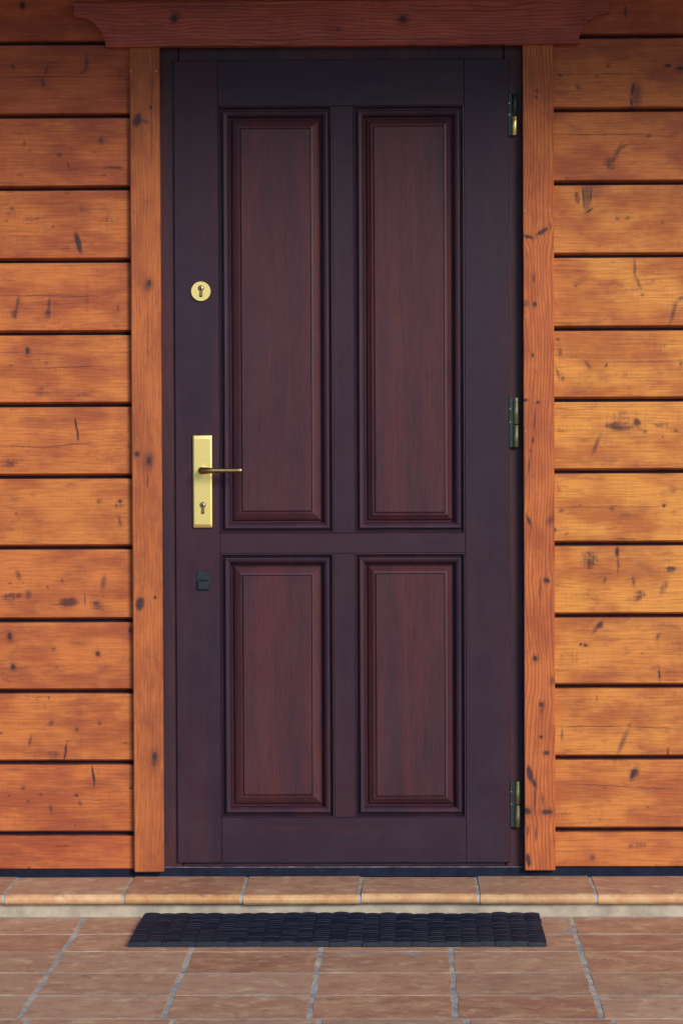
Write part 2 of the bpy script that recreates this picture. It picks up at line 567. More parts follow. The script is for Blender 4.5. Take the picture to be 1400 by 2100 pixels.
# ------------------------------------------------------------------ step
TREAD_Z = W(700, 1799).z
px_front = W(700, 1832)
NOSE_Y = F(700, 1834, TREAD_Z).y - 0.006
TT = 0.026
back_y = 0.02
NOSE_C = (NOSE_Y + back_y) / 2
NOSE_A, NOSE_B = NOSE_Y + 0.006 - NOSE_C, NOSE_Y + 0.013 - NOSE_C
M_NOSE = tile_mat('terracotta_nosing', True)
step = thing('tiled_step', (0, NOSE_Y / 2, 0), 'low step of bullnosed terracotta tiles along the foot of the wall', 'step')
core = box('riser', -2.6, 2.6, NOSE_Y + 0.022, 0.30, -0.03, TREAD_Z - 0.005, M_MORTAR, step, bevel=0.004)
R = TT / 2
prof = []
for k in range(7):
    t = math.pi / 2 + math.pi * k / 6
    prof.append((NOSE_Y - NOSE_C + R + R * math.cos(t), -R + R * math.sin(t)))
prof = [(back_y - NOSE_C, 0.0)] + prof + [(NOSE_Y - NOSE_C + 0.07, -TT), (NOSE_Y - NOSE_C + 0.07, -0.012), (back_y - NOSE_C, -0.012)]
jx = [F(x, 1812, TREAD_Z).x for x in (27, 266, 503, 740, 978, 1214)]
jp = (jx[-1] - jx[0]) / 5
jx = [jx[0] - jp * k for k in range(5, 0, -1)] + jx + [jx[-1] + jp * k for k in range(1, 6)]
for a_, b_ in zip(jx, jx[1:]):
    o = extrude_x('nosing_tile', prof, a_ + 0.0045, b_ - 0.0045, M_NOSE, step, (NOSE_C, TREAD_Z + random.uniform(-.0015, .001)))
    o.rotation_euler = (random.gauss(0, .004), random.gauss(0, .002), random.gauss(0, .004))
for x in jx[1:-1]:     # grout filling each joint a little below the tile faces
    pr = [(y * 1.0 + (0.0025 if y < 0 else 0), z * (0.94) - 0.0012) for y, z in prof]
    extrude_x('grout_joint', pr, x - 0.0055, x + 0.0055, M_GROUT, step, (NOSE_C, TREAD_Z - 0.001))

# ------------------------------------------------------------------ timber wall
wall = thing('timber_wall', (0, 0.05, TREAD_Z), 'orange stained timber wall of wide horizontal planks around the dark door', 'wall')
L_GR = [89, 239, 387.5, 536, 684.5, 832, 979, 1124.5, 1274, 1420, 1566, 1712]
R_GR = [75, 226, 376, 525, 675, 821, 968, 1116.5, 1264, 1409, 1556, 1704]
zl = [W(130, y).z for y in L_GR]
zr = [W(1270, y).z for y in R_GR]
zl = [2 * zl[0] - zl[1]] + zl + [W(130, 1785).z]
zr = [2 * zr[0] - zr[1]] + zr + [W(1270, 1780).z]
OPEN_L, OPEN_R = W(325, 1000).x, W(1075, 1000).x      # rough opening
OPEN_T = W(700, 88).z

K_LEFT = [
 ('K',46,10,5,8,0),('B',62,75,1,1,0),
 ('B',177,128,4,15,0),('B',171,146,9,2,-28),('C',110,156.5,130,1.4,0),('B',95,143,3,7,20),('B',88,168,4,8,0),('S',60,190,30,9,0),('S',228,190,12,6,0),('B',27,135,3,5,0),('S',248,150,10,16,0),
 ('B',50,293,3,4,0),('B',62,306,2,2,0),('B',147,302,2,2,0),('B',122,317,6,4,-15),('S',95,327,30,6,-8),('B',140,338,1.2,8,-15),('S',160,345,50,4,0),('D',233,343,30,4,0),('S',213,360,9,6,0),('B',207,288,5,7,0),('B',193,311,2,2,0),('S',40,355,32,9,0),('S',5,355,9,9,0),
 ('B',138,397,4,2,0),('S',85,445,92,8,2),('B',25,428,4,4,0),('B',13,453,2,2,0),('B',108,465,3,3,0),('S',215,455,45,15,-6),('K',160,498,6,22,-14),('S',60,500,22,10,0),('S',130,510,32,9,0),('S',167,420,3,24,0),
 ('C',75,606,78,1.3,0),('C',160,608,50,1.2,-2),('B',36,622,3.5,16,10),('B',100,625,3,16,8),('D',30,645,11,14,12),('D',98,643,9,14,8),('S',75,622,60,11,0),('S',180,620,6,55,0),('B',242,632,2,8,0),('S',240,635,22,9,0),
 ('K',56,719,5,8,0),('C',20,723,26,1,0),('B',95,744,3,2,0),('B',22,750,3,2,0),('C',140,753,72,1.3,-2),('S',130,762,44,6,0),('S',140,783,22,3,0),('S',85,805,32,11,0),('S',165,808,36,9,0),
 ('K',155,870,2.5,13,-8),('K',159,890,2.5,14,-4),('C',60,916,66,1.5,2),('C',150,911,46,1.3,-5),('D',20,945,28,16,0),('S',22,935,12,22,0),('S',100,920,7,9,0),('B',265,842,2,4,0),('B',264,916,2,2,0),
 ('B',202,1028,4,5,0),('K',246,1028,4,3.5,0),('B',238,1037,2,4,0),('B',33,1053,3,3,0),('B',246,1070,3,9,-15),('S',205,1030,14,8,0),('S',250,1035,10,12,0),('S',40,1090,32,14,0),
 ('B',38,1180,5,10,-20),('B',20,1197,2,2,0),('B',48,1195,2,2,0),('B',98,1204,3,3,0),('B',127,1192,3,4,0),('B',212,1195,5,14,10),('B',58,1220,6,8,0),('D',25,1222,30,9,0),('S',50,1245,55,11,0),('D',140,1237,25,14,0),('D',200,1242,18,13,0),('B',174,1230,2,10,0),('S',212,1220,5,18,0),('S',255,1225,13,11,0),
 ('K',20,1305,5,8,-10),('B',110,1332,4,4,0),('K',200,1341,5,5,0),('K',27,1368,6,7,0),('S',120,1350,12,18,0),('B',118,1369,1,2,0),('K',267,1293,3.5,7,0),('S',100,1330,22,6,0),
 ('B',100,1432,2,4,0),('B',105,1483,5,6,30),('B',158,1496,4,4,0),('B',2,1504,3,3,0),('B',62,1520,3,9,10),('K',134,1542,2.4,17,7),('S',150,1515,27,18,0),('B',204,1484,4,4,0),('B',258,1524,4,2,0),('S',110,1547,22,9,0),('S',60,1548,22,7,0),('S',265,1470,6,15,0),
 ('K',191,1592,2.6,22,-7),('S',203,1582,7,11,0),('B',47,1617,4,5,30),('B',84,1631,3,3,0),('B',58,1644,3,3,0),('K',156,1632,3.5,2.6,0),('B',164,1648,3,5,-15),('B',104,1660,3,8,-10),('K',268,1617,2,2,0),('B',154,1694,2,2,0),('S',100,1695,10,8,0),('S',215,1692,9,10,0),('B',18,1632,2,2,0),
 ('B',60,1780,3,3,0),('S',130,1735,62,6,0),('S',50,1745,32,10,0)]
K_RIGHT = [
 ('S',1283,30,6,26,0),('B',1282,20,2,14,-5),
 ('B',1247,134,4,4,0),('B',1159,131,2,2,0),('K',1149,153,2,2,0),('B',1223,155,3,2,0),('B',1184,177,5,5,0),('K',1369,134,6.5,4,-8),('K',1395,139,8,4,-8),('B',1303,194,11,24,0),('K',1297,182,3,15,10),('K',1294,210,2.4,9,0),('C',1250,151,62,1,0),('S',1312,165,14,10,0),
 ('C',1170,257,8,1,0),('B',1319,253,1,1,0),('B',1330,278,5,3,0),('C',1230,275,125,1.2,0),('B',1267,309,4,17,28),('B',1277,300,9,3,-25),('D',1250,334,18,16,20),('B',1162,365,2,2,0),('S',1235,275,25,15,0),
 ('B',1203,406,8,27,0),('K',1196,405,2,22,-3),('K',1211,398,1.6,18,3),('D',1183,405,9,16,0),('K',1208,431,9,2.4,-28),('B',1265,448,4,3,0),('B',1286,447,5,3,0),('B',1357,457,3,3,0),('S',1265,500,3,9,0),
 ('B',1301,553,2.6,20,0),('B',1308,578,3,13,-22),('C',1184,555,13,1,0),('C',1256,537,6,1,0),('B',1317,604,4,3,0),('B',1380,640,4,22,15),('B',1395,612,7,4,-30),('B',1180,586,3,3,0),('S',1290,535,20,8,0),
 ('K',1143,696,3,2.4,0),('B',1148,722,4,8,0),('B',1143,765,2.5,11,-20),('B',1153,776,3,5,0),('K',1243,748,1.5,4,20),('C',1330,741,72,1.2,0),('S',1350,708,52,14,0),('B',1205,748,3,9,-30),('S',1210,770,10,30,0),('B',1395,745,3,6,0),
 ('D',1272,875,42,11,0),('D',1305,868,10,12,0),('S',1270,850,42,20,0),('B',1222,912,3.6,20,22),('D',1360,872,26,8,0),('B',1322,884,4,3,0),('B',1385,883,5,3,20),('B',1358,896,2,2,0),('S',1155,838,22,4,0),('S',1150,885,16,6,0),
 ('K',1361,1037,3.5,3.5,0),('B',1190,1036,2,2,0),('B',1254,1043,4,5,0),('B',1150,1047,6,4,-20),('C',1250,1040,112,1,0),('D',1290,1105,42,4,0),('K',1137,1087,2,5,0),('B',1160,1096,4,2,-20),('S',1145,1000,9,16,0),
 ('D',1205,1148,22,22,0),('S',1150,1125,18,6,0),('K',1265,1132,3.5,11,0),('B',1267,1158,2.5,18,0),('D',1375,1168,16,9,-20),('B',1240,1190,3,6,20),('B',1298,1192,3,10,-10),('D',1310,1222,18,13,0),('D',1362,1202,10,17,30),('S',1190,1212,32,13,0),('S',1280,1230,30,10,0),
 ('B',1222,1289,4,14,35),('D',1231,1280,6,10,20),('K',1190,1322,2.6,2.6,0),('K',1200,1324,4.5,3,15),('B',1349,1305,4,6,35),('B',1316,1340,2,2,0),('K',1351,1383,1.6,10,-5),('C',1380,1395,20,1,0),('S',1160,1345,30,12,0),
 ('C',1220,1490,82,1.3,0),('B',1290,1488,3,3,0),('B',1276,1523,5,25,22),('B',1152,1507,2,12,0),('K',1369,1545,1.6,8,0),('S',1340,1424,72,9,0),('B',1223,1432,2,5,0),('C',1340,1493,60,1,2),
 ('K',1298,1588,5.5,11,25),('D',1300,1588,11,16,20),('C',1240,1612,52,1,3),('B',1238,1616,4,1,0),('B',1327,1656,3,2,20),('C',1350,1618,50,1,4),('S',1160,1670,25,14,0),
 ('B',1214,1759,5,5,-20),('S',1175,1760,22,6,35),('B',1346,1774,2,2,0),('S',1330,1730,60,10,0)]


def plank_profile(h, bottom_cut=0.0):
    """h: pitch; origin at the middle. front at y=0 towards -y. Drop edge and shadow gap at the lower side."""
    t, b = h / 2, -h / 2
    return [(0.030, t - 0.0038), (0.0012, t - 0.0038), (0.0004, t - 0.0042), (0.0, t - 0.0050),
            (0.0, b + 0.0112), (0.0008, b + 0.0100), (0.0050, b + 0.0080), (0.0180, b + 0.0045),
            (0.030, b + 0.0040)]


# board stain plus the light's falloff over the wall, painted into the tone (from redder and duller to yellower)
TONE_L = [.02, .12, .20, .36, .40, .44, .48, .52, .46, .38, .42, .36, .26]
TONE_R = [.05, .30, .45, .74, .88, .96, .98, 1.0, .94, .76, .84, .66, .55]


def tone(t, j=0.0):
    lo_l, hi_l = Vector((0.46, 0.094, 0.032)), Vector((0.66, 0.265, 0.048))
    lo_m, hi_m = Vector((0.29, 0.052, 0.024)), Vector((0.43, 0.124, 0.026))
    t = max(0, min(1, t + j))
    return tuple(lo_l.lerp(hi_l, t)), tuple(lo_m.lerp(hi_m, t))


for side, zz, knots, tones in ((-1, zl, K_LEFT, TONE_L), (1, zr, K_RIGHT, TONE_R)):
    for i in range(13):
        zt, zb = zz[i], zz[i + 1]
        if i == 12:
            zb -= 0.006
        h = zt - zb
        zc_ = (zt + zb) / 2
        if i == 0:
            x0, x1 = (-2.4, -0.002) if side < 0 else (0.002, 2.4)
        else:
            x0, x1 = (-2.4, OPEN_L) if side < 0 else (OPEN_R, 2.4)
        cx = (x0 + x1) / 2
        ks = [k for k in knots if zb < W(k[1], k[2]).z <= zt]
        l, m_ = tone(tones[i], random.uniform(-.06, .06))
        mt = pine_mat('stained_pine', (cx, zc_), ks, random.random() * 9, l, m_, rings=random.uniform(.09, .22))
        o = extrude_x('plank', plank_profile(h), x0, x1, mt, wall, (0, zc_))
zt = max(zl[0], zr[0]) + 0.004
mt = pine_mat('stained_pine', (0, 0), [], 4.4, *tone(.15))
while zt < 2.78:
    extrude_x('plank', plank_profile(0.186), -2.4, 2.4, mt, wall, (0, zt + 0.093))
    zt += 0.186
WALL_TOP = zt
# core behind the planks, in pieces round the opening, and the black strip under the bottom planks
box('wall_core', -2.4, OPEN_L, 0.0305, 0.20, TREAD_Z + 0.002, WALL_TOP, M_CORE, wall)
box('wall_core', OPEN_R, 2.4, 0.0305, 0.20, TREAD_Z + 0.002, WALL_TOP, M_CORE, wall)
box('wall_core', OPEN_L + 0.0005, OPEN_R - 0.0005, 0.0305, 0.20, OPEN_T + 0.02, WALL_TOP - 0.001, M_CORE, wall)
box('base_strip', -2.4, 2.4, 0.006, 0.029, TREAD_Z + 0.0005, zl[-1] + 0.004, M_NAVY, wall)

# ------------------------------------------------------------------ door frame, casings, lintel board
frame = thing('doorway', (0, 0.05, TREAD_Z), 'door surround of upright pine casings under a shaped reddish lintel board', 'doorway')
CAS_Y = -0.022
K_CL = [('K',281,246,9,14,15),('K',310,219,3,5,0),('C',311,270,1.6,70,0),('B',312,170,1.2,40,0),('B',295,248,10,4,10),('K',305,581,5,8,5),('B',303,584,9,14,8),('K',305,944,6,11,5),('B',305,945,11,18,0),('K',281,931,5.5,5.5,0),('B',302,987,2,13,0),
        ('K',287,1238,9,14,15),('S',281,1265,9,16,15),('K',318,1226,3,3,0),('K',317,1553,6,10,0),('B',316,1563,7,10,0),('C',303,680,1.2,50,0),('B',275,435,1.5,2,0)]
K_CR = [('B',1100,186,4,3,0),('B',1098,198,3,3,0),('K',1083,485,11,3.4,14),('K',1112,474,14,4.4,-32),('B',1077,622,6,7,0),('K',1096,624,3.6,5,0),('B',1094,570,2.5,9,0),('K',1092,729,3,4,0),('K',1077,821,6,3,0),('K',1103,825,3.6,3.6,0),
        ('B',1095,865,1.8,20,6),('K',1093,902,2,7,8),('K',1087,924,2,2.6,0),('B',1085,950,2,22,8),('K',1084,1068,3,10,-22),('B',1128,1066,7,12,30),('K',1120,1191,6,5,0),('B',1107,1210,2,20,0),('K',1097,1351,5,6,0),('K',1110,1445,5,5,0),('B',1110,1455,3,10,0),
        ('K',1109,1512,3.6,3.4,0),('K',1120,1545,6,4,0),('K',1086,1588,6,18,-10),('K',1094,1606,4,10,-25),('B',1096,1640,2.5,26,0),('K',1121,1666,12,6,0),('K',1080,1664,9,7,20),('B',1098,1712,2.4,13,0),('K',1083,1764,5,14,-8),('B',1132,1397,5,9,0),('B',1081,1705,3,12,0),('B',1112,1640,3,12,0)]
CZ0, CZ1 = W(308, 1787).z, W(294, 93).z
xl0, xl1 = (W(270, 700).x + W(275, 1400).x) / 2, (W(331, 700).x + W(335.5, 1400).x) / 2
xr0, xr1 = (W(1072, 700).x + W(1074.5, 1400).x) / 2, (W(1135, 700).x + W(1137, 1400).x) / 2
casing_l = box('casing', xl0, xl1, CAS_Y, -0.0008, CZ0, CZ1, pine_mat('pine_casing', ((xl0 + xl1) / 2, (CZ0 + CZ1) / 2), K_CL, 2.2, (0.46, 0.130, 0.034), (0.33, 0.084, 0.024), 0.22, True, CAS_Y), frame, 0.0022)
casing_r = box('casing', xr0, xr1, CAS_Y, -0.0008, CZ0 + 0.003, CZ1, pine_mat('pine_casing', ((xr0 + xr1) / 2, (CZ0 + CZ1 + .003) / 2), K_CR, 5.1, (0.52, 0.140, 0.034), (0.38, 0.088, 0.024), 0.5, True, CAS_Y), frame, 0.0022)


def disc_y(r, y0, y1, n=20, bevel=0.0, seg=2):
    return prism_y([(r * math.cos(2 * math.pi * k / n), r * math.sin(2 * math.pi * k / n)) for k in range(n)], y0, y1, bevel, seg)


nail_me = bm_mesh(disc_y(0.0022, -0.0010, 0.004, 8, 0.0006, 1))
nail_me.materials.append(M_NAIL)
for cs, pts in ((casing_l, [(280, 900), (326, 902), (277, 1193), (330, 1193), (278, 638), (325, 638), (280, 1463), (332, 1464), (268, 145), (320, 145)]),
                (casing_r, [(1077, 884), (1128, 879), (1076, 431), (1127, 430), (1079, 1187), (1128, 1188), (1080, 1692), (1076, 647), (1079, 1744), (1127, 647)])):
    for q in pts:
        w = W(q[0], q[1], CAS_Y)
        link('nail', nail_me, None, cs, (w.x, CAS_Y, w.z))

# lintel board with scooped lower corners
LIN_Y = -0.046
def lp(x, y):
    w = W(x, y, LIN_Y)
    return (w.x, w.z)
zt_l, zb_l = (lp(200, 1)[1] + lp(1200, -3)[1]) / 2, (lp(250, 94)[1] + lp(1150, 89)[1]) / 2
lx0, lx1 = lp(150, 10)[0], lp(1251, 10)[0]
sx0, sx1 = lp(216, 90)[0], lp(1186, 90)[0]
zs = (lp(150, 31)[1] + lp(1250, 25)[1]) / 2
zs2 = zb_l
pts = [(lx0, zt_l), (lx0, zs)]
for k in range(1, 13):      # concave quarter scoop
    t = k / 12 * math.pi / 2
    pts.append((lx0 + (sx0 - lx0) * math.sin(t) ** 1.0, zs2 + (zs - zs2) * math.cos(t)))
pts[2:] = [(x, z) for x, z in pts[2:]]
right = []
for x, z in pts[::-1]:
    right.append((lx1 - (x - lx0) * (lx1 - sx1) / (sx0 - lx0), z))
outline = pts + right
cxl, czl = (lx0 + lx1) / 2, (zt_l + zb_l) / 2
K_LI = [('K',357,37,8,8,0),('B',360,30,12,8,20),('K',826,38,8,8,0),('B',826,38,14,12,0),('B',693,59,5,4,0),('S',880,3,24,8,0),('C',700,80,300,1,0),('C',450,12,200,1.3,0),('C',950,20,150,1.2,0)]
M_LIN = pine_mat('pine_lintel', (cxl, czl), K_LI, 7.7, (0.46, 0.094, 0.064), (0.32, 0.064, 0.050), 0.62, False, LIN_Y)
bm = prism_y([(x - cxl, z - czl) for x, z in outline], 0.0, -LIN_Y - 0.0008, 0.0025, 1)
link('lintel', bm_mesh(bm), M_LIN, frame, (cxl, LIN_Y, czl))

# frame set back in the opening
FR_Y, LEAF_Y = 0.018, 0.009
leaf_x0 = W(360.5, 1050, LEAF_Y).x
leaf_x1 = W(1045, 1000, LEAF_Y).x
leaf_zt = W(700, 122, LEAF_Y).z
leaf_zb = W(700, 1769.5, LEAF_Y).z
box('jamb', OPEN_L + 0.0008, leaf_x0 + 0.012, FR_Y, 0.16, TREAD_Z + 0.001, OPEN_T + 0.019, M_FRAME, frame, 0.003)
box('jamb', leaf_x1 - 0.012, OPEN_R - 0.0008, FR_Y, 0.16, TREAD_Z + 0.001, OPEN_T + 0.019, M_FRAME, frame, 0.003)
box('head', leaf_x0 + 0.013, leaf_x1 - 0.013, FR_Y, 0.16, leaf_zt - 0.012, OPEN_T + 0.019, M_FRAME, frame, 0.003)
# quirk beads on the jambs' outer edge; right one navy, a painted shadow line
box('jamb_bead', OPEN_L + 0.001, OPEN_L + 0.008, 0.003, FR_Y - 0.0005, TREAD_Z + 0.02, OPEN_T + 0.015, M_FRAME, frame, 0.003)
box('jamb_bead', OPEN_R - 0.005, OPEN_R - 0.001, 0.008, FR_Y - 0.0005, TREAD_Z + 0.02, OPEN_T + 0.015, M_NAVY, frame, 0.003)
zs0 = W(700, 1781, 0.02).z
box('sill', OPEN_L + 0.001, OPEN_R - 0.001, 0.0295, 0.15, TREAD_Z + 0.001, zs0 + 0.004, M_NAVY, frame, 0.004)
box('threshold', leaf_x0 + 0.013, leaf_x1 - 0.013, FR_Y - 0.001, 0.14, zs0 + 0.0045, leaf_zb - 0.003, M_DOORH, frame, 0.002)
box('sill_edge', OPEN_L + 0.004, OPEN_R - 0.004, 0.0065, 0.0115, zl[-1] + 0.0043, zl[-1] + 0.0070, plain('worn_edge', (0.26, 0.22, 0.24), 0.5, scale=18, var=0.55, col2=(0.03, 0.025, 0.04)), frame, 0.0008)

# ------------------------------------------------------------------ door leaf
door = thing('door', (0, 0.05, leaf_zb), 'dark mahogany four panel front door with brass handle', 'door')
LT = 0.045
def lx(x, y=1000):
    return W(x, y, LEAF_Y).x
def lz(y, x=700):
    return W(x, y, LEAF_Y).z
st_l = lx(450.5, 1000)
st_r = lx(953.5, 1000)
z_t = lz(216)
z_m1, z_m0 = lz(1093.5), lz(1134.5)
z_b = lz(1677)
mu = [(lx(683, 700), lx(725.5, 700)), (lx(685, 1400), lx(728, 1400))]
bv = 0.0011
G = 0.0004
box('stile', leaf_x0, st_l - G, LEAF_Y, LEAF_Y + LT, leaf_zb, leaf_zt, M_DOORV, door, bv)
box('stile', st_r + G, leaf_x1, LEAF_Y, LEAF_Y + LT, leaf_zb, leaf_zt, M_DOORV, door, bv)
box('rail', st_l, st_r, LEAF_Y + .0003, LEAF_Y + LT, z_t, leaf_zt, M_DOORH, door, bv)
box('rail', st_l, st_r, LEAF_Y + .0003, LEAF_Y + LT, z_m0, z_m1, M_DOORH, door, bv)
box('rail', st_l, st_r, LEAF_Y + .0003, LEAF_Y + LT, leaf_zb, z_b, M_DOORH, door, bv)
box('muntin', mu[0][0], mu[0][1], LEAF_Y + .0006, LEAF_Y + LT, z_m1 + G, z_t - G, M_DOORV, door, bv)
box('muntin', mu[1][0], mu[1][1], LEAF_Y + .0006, LEAF_Y + LT, z_b + G, z_m0 - G, M_DOORV, door, bv)
fields = [(st_l, mu[0][0], z_m1, z_t, (495.5, 637, 265, 1049)), (mu[0][1], st_r, z_m1, z_t, (767.5, 909, 265, 1048)),
          (st_l, mu[1][0], z_b, z_m0, (500.5, 640, 1181.5, 1633)), (mu[1][1], st_r, z_b, z_m0, (770.5, 910, 1179, 1630))]
for x0, x1, z0, z1, fp in fields:
    c = Vector(((x0 + x1) / 2, LEAF_Y, (z0 + z1) / 2))
    hx, hz = (x1 - x0) / 2, (z1 - z0) / 2
    # bolection moulding
    prof = [(0.0000, 0.030), (0.0000, 0.006), (0.0008, 0.0015), (0.0030, 0.0010), (0.0040, 0.0040), (0.0045, 0.0190), (0.0105, 0.0190),
            (0.0112, 0.0070), (0.0126, 0.0046), (0.0150, 0.0036), (0.0185, 0.0042), (0.0225, 0.0064), (0.0260, 0.0115), (0.0272, 0.0180), (0.0275, 0.0285)]
    bm = ring_sweep(-hx, hx, -hz, hz, prof)
    # raised panel: bottom of the bevel at u=0.028, field inside
    f0, f1 = lx(fp[0], 900 if fp[2] < 600 else 1400), lx(fp[1], 900 if fp[2] < 600 else 1400)
    u2 = ((f0 - x0) + (x1 - f1)) / 2
    pp = [(0.0270, 0.040), (0.0270, 0.0280), (0.0320, 0.0275), (0.0345, 0.0205), (0.0400, 0.0165), (u2 - 0.008, 0.0112), (u2 - 0.0022, 0.0098), (u2 - 0.0012, 0.0135), (u2 - 0.0002, 0.0135), (u2, 0.0082), (u2 + 0.0012, 0.0074)]
    pb = ring_sweep(-hx, hx, -hz, hz, pp, cap=True)
    po = link('panel', bm_mesh(pb), M_PANEL, door, c)
    link('moulding', bm_mesh(bm), M_MOULD, po, c)


# --- lock furniture
def rounded_rect(w, h, r, n=5):
    pts = []
    for cx, cz, a0 in ((w / 2 - r, h / 2 - r, 0), (-w / 2 + r, h / 2 - r, 90), (-w / 2 + r, -h / 2 + r, 180), (w / 2 - r, -h / 2 + r, 270)):
        for k in range(n):
            a = math.radians(a0 + 90 * k / (n - 1))
            pts.append((cx + r * math.cos(a), cz + r * math.sin(a)))
    return pts


def smooth_by_angle(me, deg=40):
    for p in me.polygons:
        p.use_smooth = True
    try:
        me.set_sharp_from_angle(angle=math.radians(deg))
    except Exception:
        pass
    return me


def cylinder_lock(parent, cx, cz, yf):
    """euro profile cylinder: round plug with slot, and the tongue below it"""
    r = 0.0078
    pts = []
    for k in range(19):
        a = math.radians(-60 + 300 * k / 18)
        pts.append((r * math.cos(a), r * math.sin(a)))
    pts += [(-0.0046, -0.0185)] + [(0.0046 * math.cos(math.radians(180 + 180 * k / 6)), -0.0185 + 0.0046 * math.sin(math.radians(180 + 180 * k / 6))) for k in range(1, 6)] + [(0.0046, -0.0185)]
    rec = link('keyhole_recess', bm_mesh(prism_y(pts, -0.0004, 0.002)), M_HOLE, parent, (cx, yf, cz))
    body = [(x * 0.86, z * 0.92) for x, z in pts]
    cy = link('lock_cylinder', bm_mesh(prism_y(body, -0.0010, 0.002, 0.0004, 1)), M_BRASSD, parent, (cx, yf, cz))
    link('lock_plug', smooth_by_angle(bm_mesh(disc_y(0.0055, -0.0022, 0.001, 20, 0.0006, 2))), M_STEEL, parent, (cx, yf, cz))
    link('key_slot', bm_mesh(prism_y([(-0.0012, -0.0040), (0.0012, -0.0040), (0.0016, 0.0030), (0.0, 0.0045), (-0.0016, 0.0030)], -0.0026, 0.0)), M_HOLE, parent, (cx, yf, cz))


w = W(412, 597, LEAF_Y)
ros = link('lock_rosette', smooth_by_angle(bm_mesh(disc_y(19.8 / PXM, -0.006, 0.001, 48, 0.0022, 3))), M_BRASS, door, (w.x, LEAF_Y, w.z))
tag(ros, 'round brass lock rosette above the handle')
cylinder_lock(ros, w.x, w.z + 0.0075, LEAF_Y - 0.0061)

pc = W(415.5, 987.5, LEAF_Y)
PW, PH = 40.5 / PXM, 191 / PXM
bm = bmesh.new()
# pillow-shaped back plate: stacked rounded rectangles
lev = [(0.0, 0.0005, 0.0), (0.0, -0.0055, 0.0), (0.0012, -0.0080, 0.0012), (0.0030, -0.0092, 0.0045), (0.0046, -0.0098, 0.0100)]
loops = []
for ix, y, iz in lev:
    loops.append([bm.verts.new((x, y, z)) for x, z in rounded_rect(PW - 2 * ix, PH - 2 * iz, max(0.0035 - ix * .3, 0.0015))])
for a_, b_ in zip(loops, loops[1:]):
    n = len(a_)
    for i in range(n):
        bm.faces.new((a_[i], a_[(i + 1) % n], b_[(i + 1) % n], b_[i]))
bm.faces.new(loops[-1])
pm_ = smooth_by_angle(bm_mesh(bm), 28)
max(pm_.polygons, key=lambda q: q.area).use_smooth = False
plate = link('handle_plate', pm_, M_BRASS, door, (pc.x, LEAF_Y, pc.z))
PF = LEAF_Y - 0.0098
kc = W(415.5, 1036, PF)
cylinder_lock(plate, kc.x, kc.z, PF - 0.0002)
hn = W(414.5, 964.5, PF)
# collar and lever
link('collar', smooth_by_angle(bm_mesh(disc_y(0.0105, -0.004, 0.001, 28, 0.0012, 2))), M_BRASS, plate, (hn.x, PF, hn.z))
tip = W(495, 964.5, PF - 0.045)
LL = tip.x - hn.x
path = [(0.0, 0.002, .0085, .0085), (0.0, -0.018, .0085, .0085), (0.001, -0.032, .0090, .0090), (0.006, -0.042, .0092, .0088), (0.016, -0.047, .0082, .0076),
        (0.030, -0.0475, .0070, .0066), (0.050, -0.0465, .0064, .0060), (0.075, -0.0455, .0062, .0058), (LL - 0.010, -0.0445, .0066, .0060), (LL - 0.003, -0.0440, .0074, .0066), (LL, -0.0438, .0066, .0058)]
bm = bmesh.new()
loops = []
for i, (x, y, rz, rn) in enumerate(path):
    p0 = path[max(i - 1, 0)]
    p1 = path[min(i + 1, len(path) - 1)]
    t = Vector((p1[0] - p0[0], p1[1] - p0[1], 0)).normalized()
    nrm = Vector((-t.y, t.x, 0))
    loops.append([bm.verts.new(Vector((x, y, 0)) + nrm * (rn * math.cos(2 * math.pi * k / 20)) + Vector((0, 0, rz * math.sin(2 * math.pi * k / 20)))) for k in range(20)])
for a_, b_ in zip(loops, loops[1:]):
    for i in range(20):
        bm.faces.new((a_[i], a_[(i + 1) % 20], b_[(i + 1) % 20], b_[i]))
bm.faces.new(loops[-1])
bm.faces.new(loops[0][::-1])
link('lever', smooth_by_angle(bm_mesh(bm), 50), M_BRASSD, plate, (hn.x, PF, hn.z))

# small black iron plate with a slotted flap
w = W(417, 1191, LEAF_Y)
ip = link('iron_plate', bm_mesh(prism_y(rounded_rect(28 / PXM, 41 / PXM, 0.003), -0.003, 0.001, 0.0008, 1)), M_IRON, door, (w.x, LEAF_Y, w.z))
link('flap', bm_mesh(prism_y(rounded_rect(22 / PXM, 17 / PXM, 0.002), -0.0055, 0.001, 0.0008, 1)), M_IRON, ip, (w.x, LEAF_Y - 0.003, w.z - 0.011))
link('slot', bm_mesh(prism_y(rounded_rect(20 / PXM, 3.4 / PXM, 0.0008), -0.0006, 0.001)), M_HOLE, ip, (w.x, LEAF_Y - 0.0031, w.z - 0.0002))
scr = bm_mesh(disc_y(0.0036, -0.0012, 0.001, 12, 0.0006, 1))
scr.materials.append(M_IRON)
for sx in (-1, 1):
    link('screw', scr, None, ip, (w.x + sx * 0.0115, LEAF_Y - 0.003, w.z + 0.0165))


# --- hinges
def barrel(r, h, n=20):
    bm = bmesh.new()
    lv = [(-h / 2, r * .82), (-h / 2 + .0012, r), (h / 2 - .0012, r), (h / 2, r * .82)]
    loops = [[bm.verts.new((q * math.cos(2 * math.pi * k / n), q * math.sin(2 * math.pi * k / n), z)) for k in range(n)] for z, q in lv]
    for a_, b_ in zip(loops, loops[1:]):
        for i in range(n):
            bm.faces.new((a_[i], a_[(i + 1) % n], b_[(i + 1) % n], b_[i]))
    bm.faces.new(loops[0][::-1])
    bm.faces.new(loops[-1])
    return smooth_by_angle(bm_mesh(bm), 50)


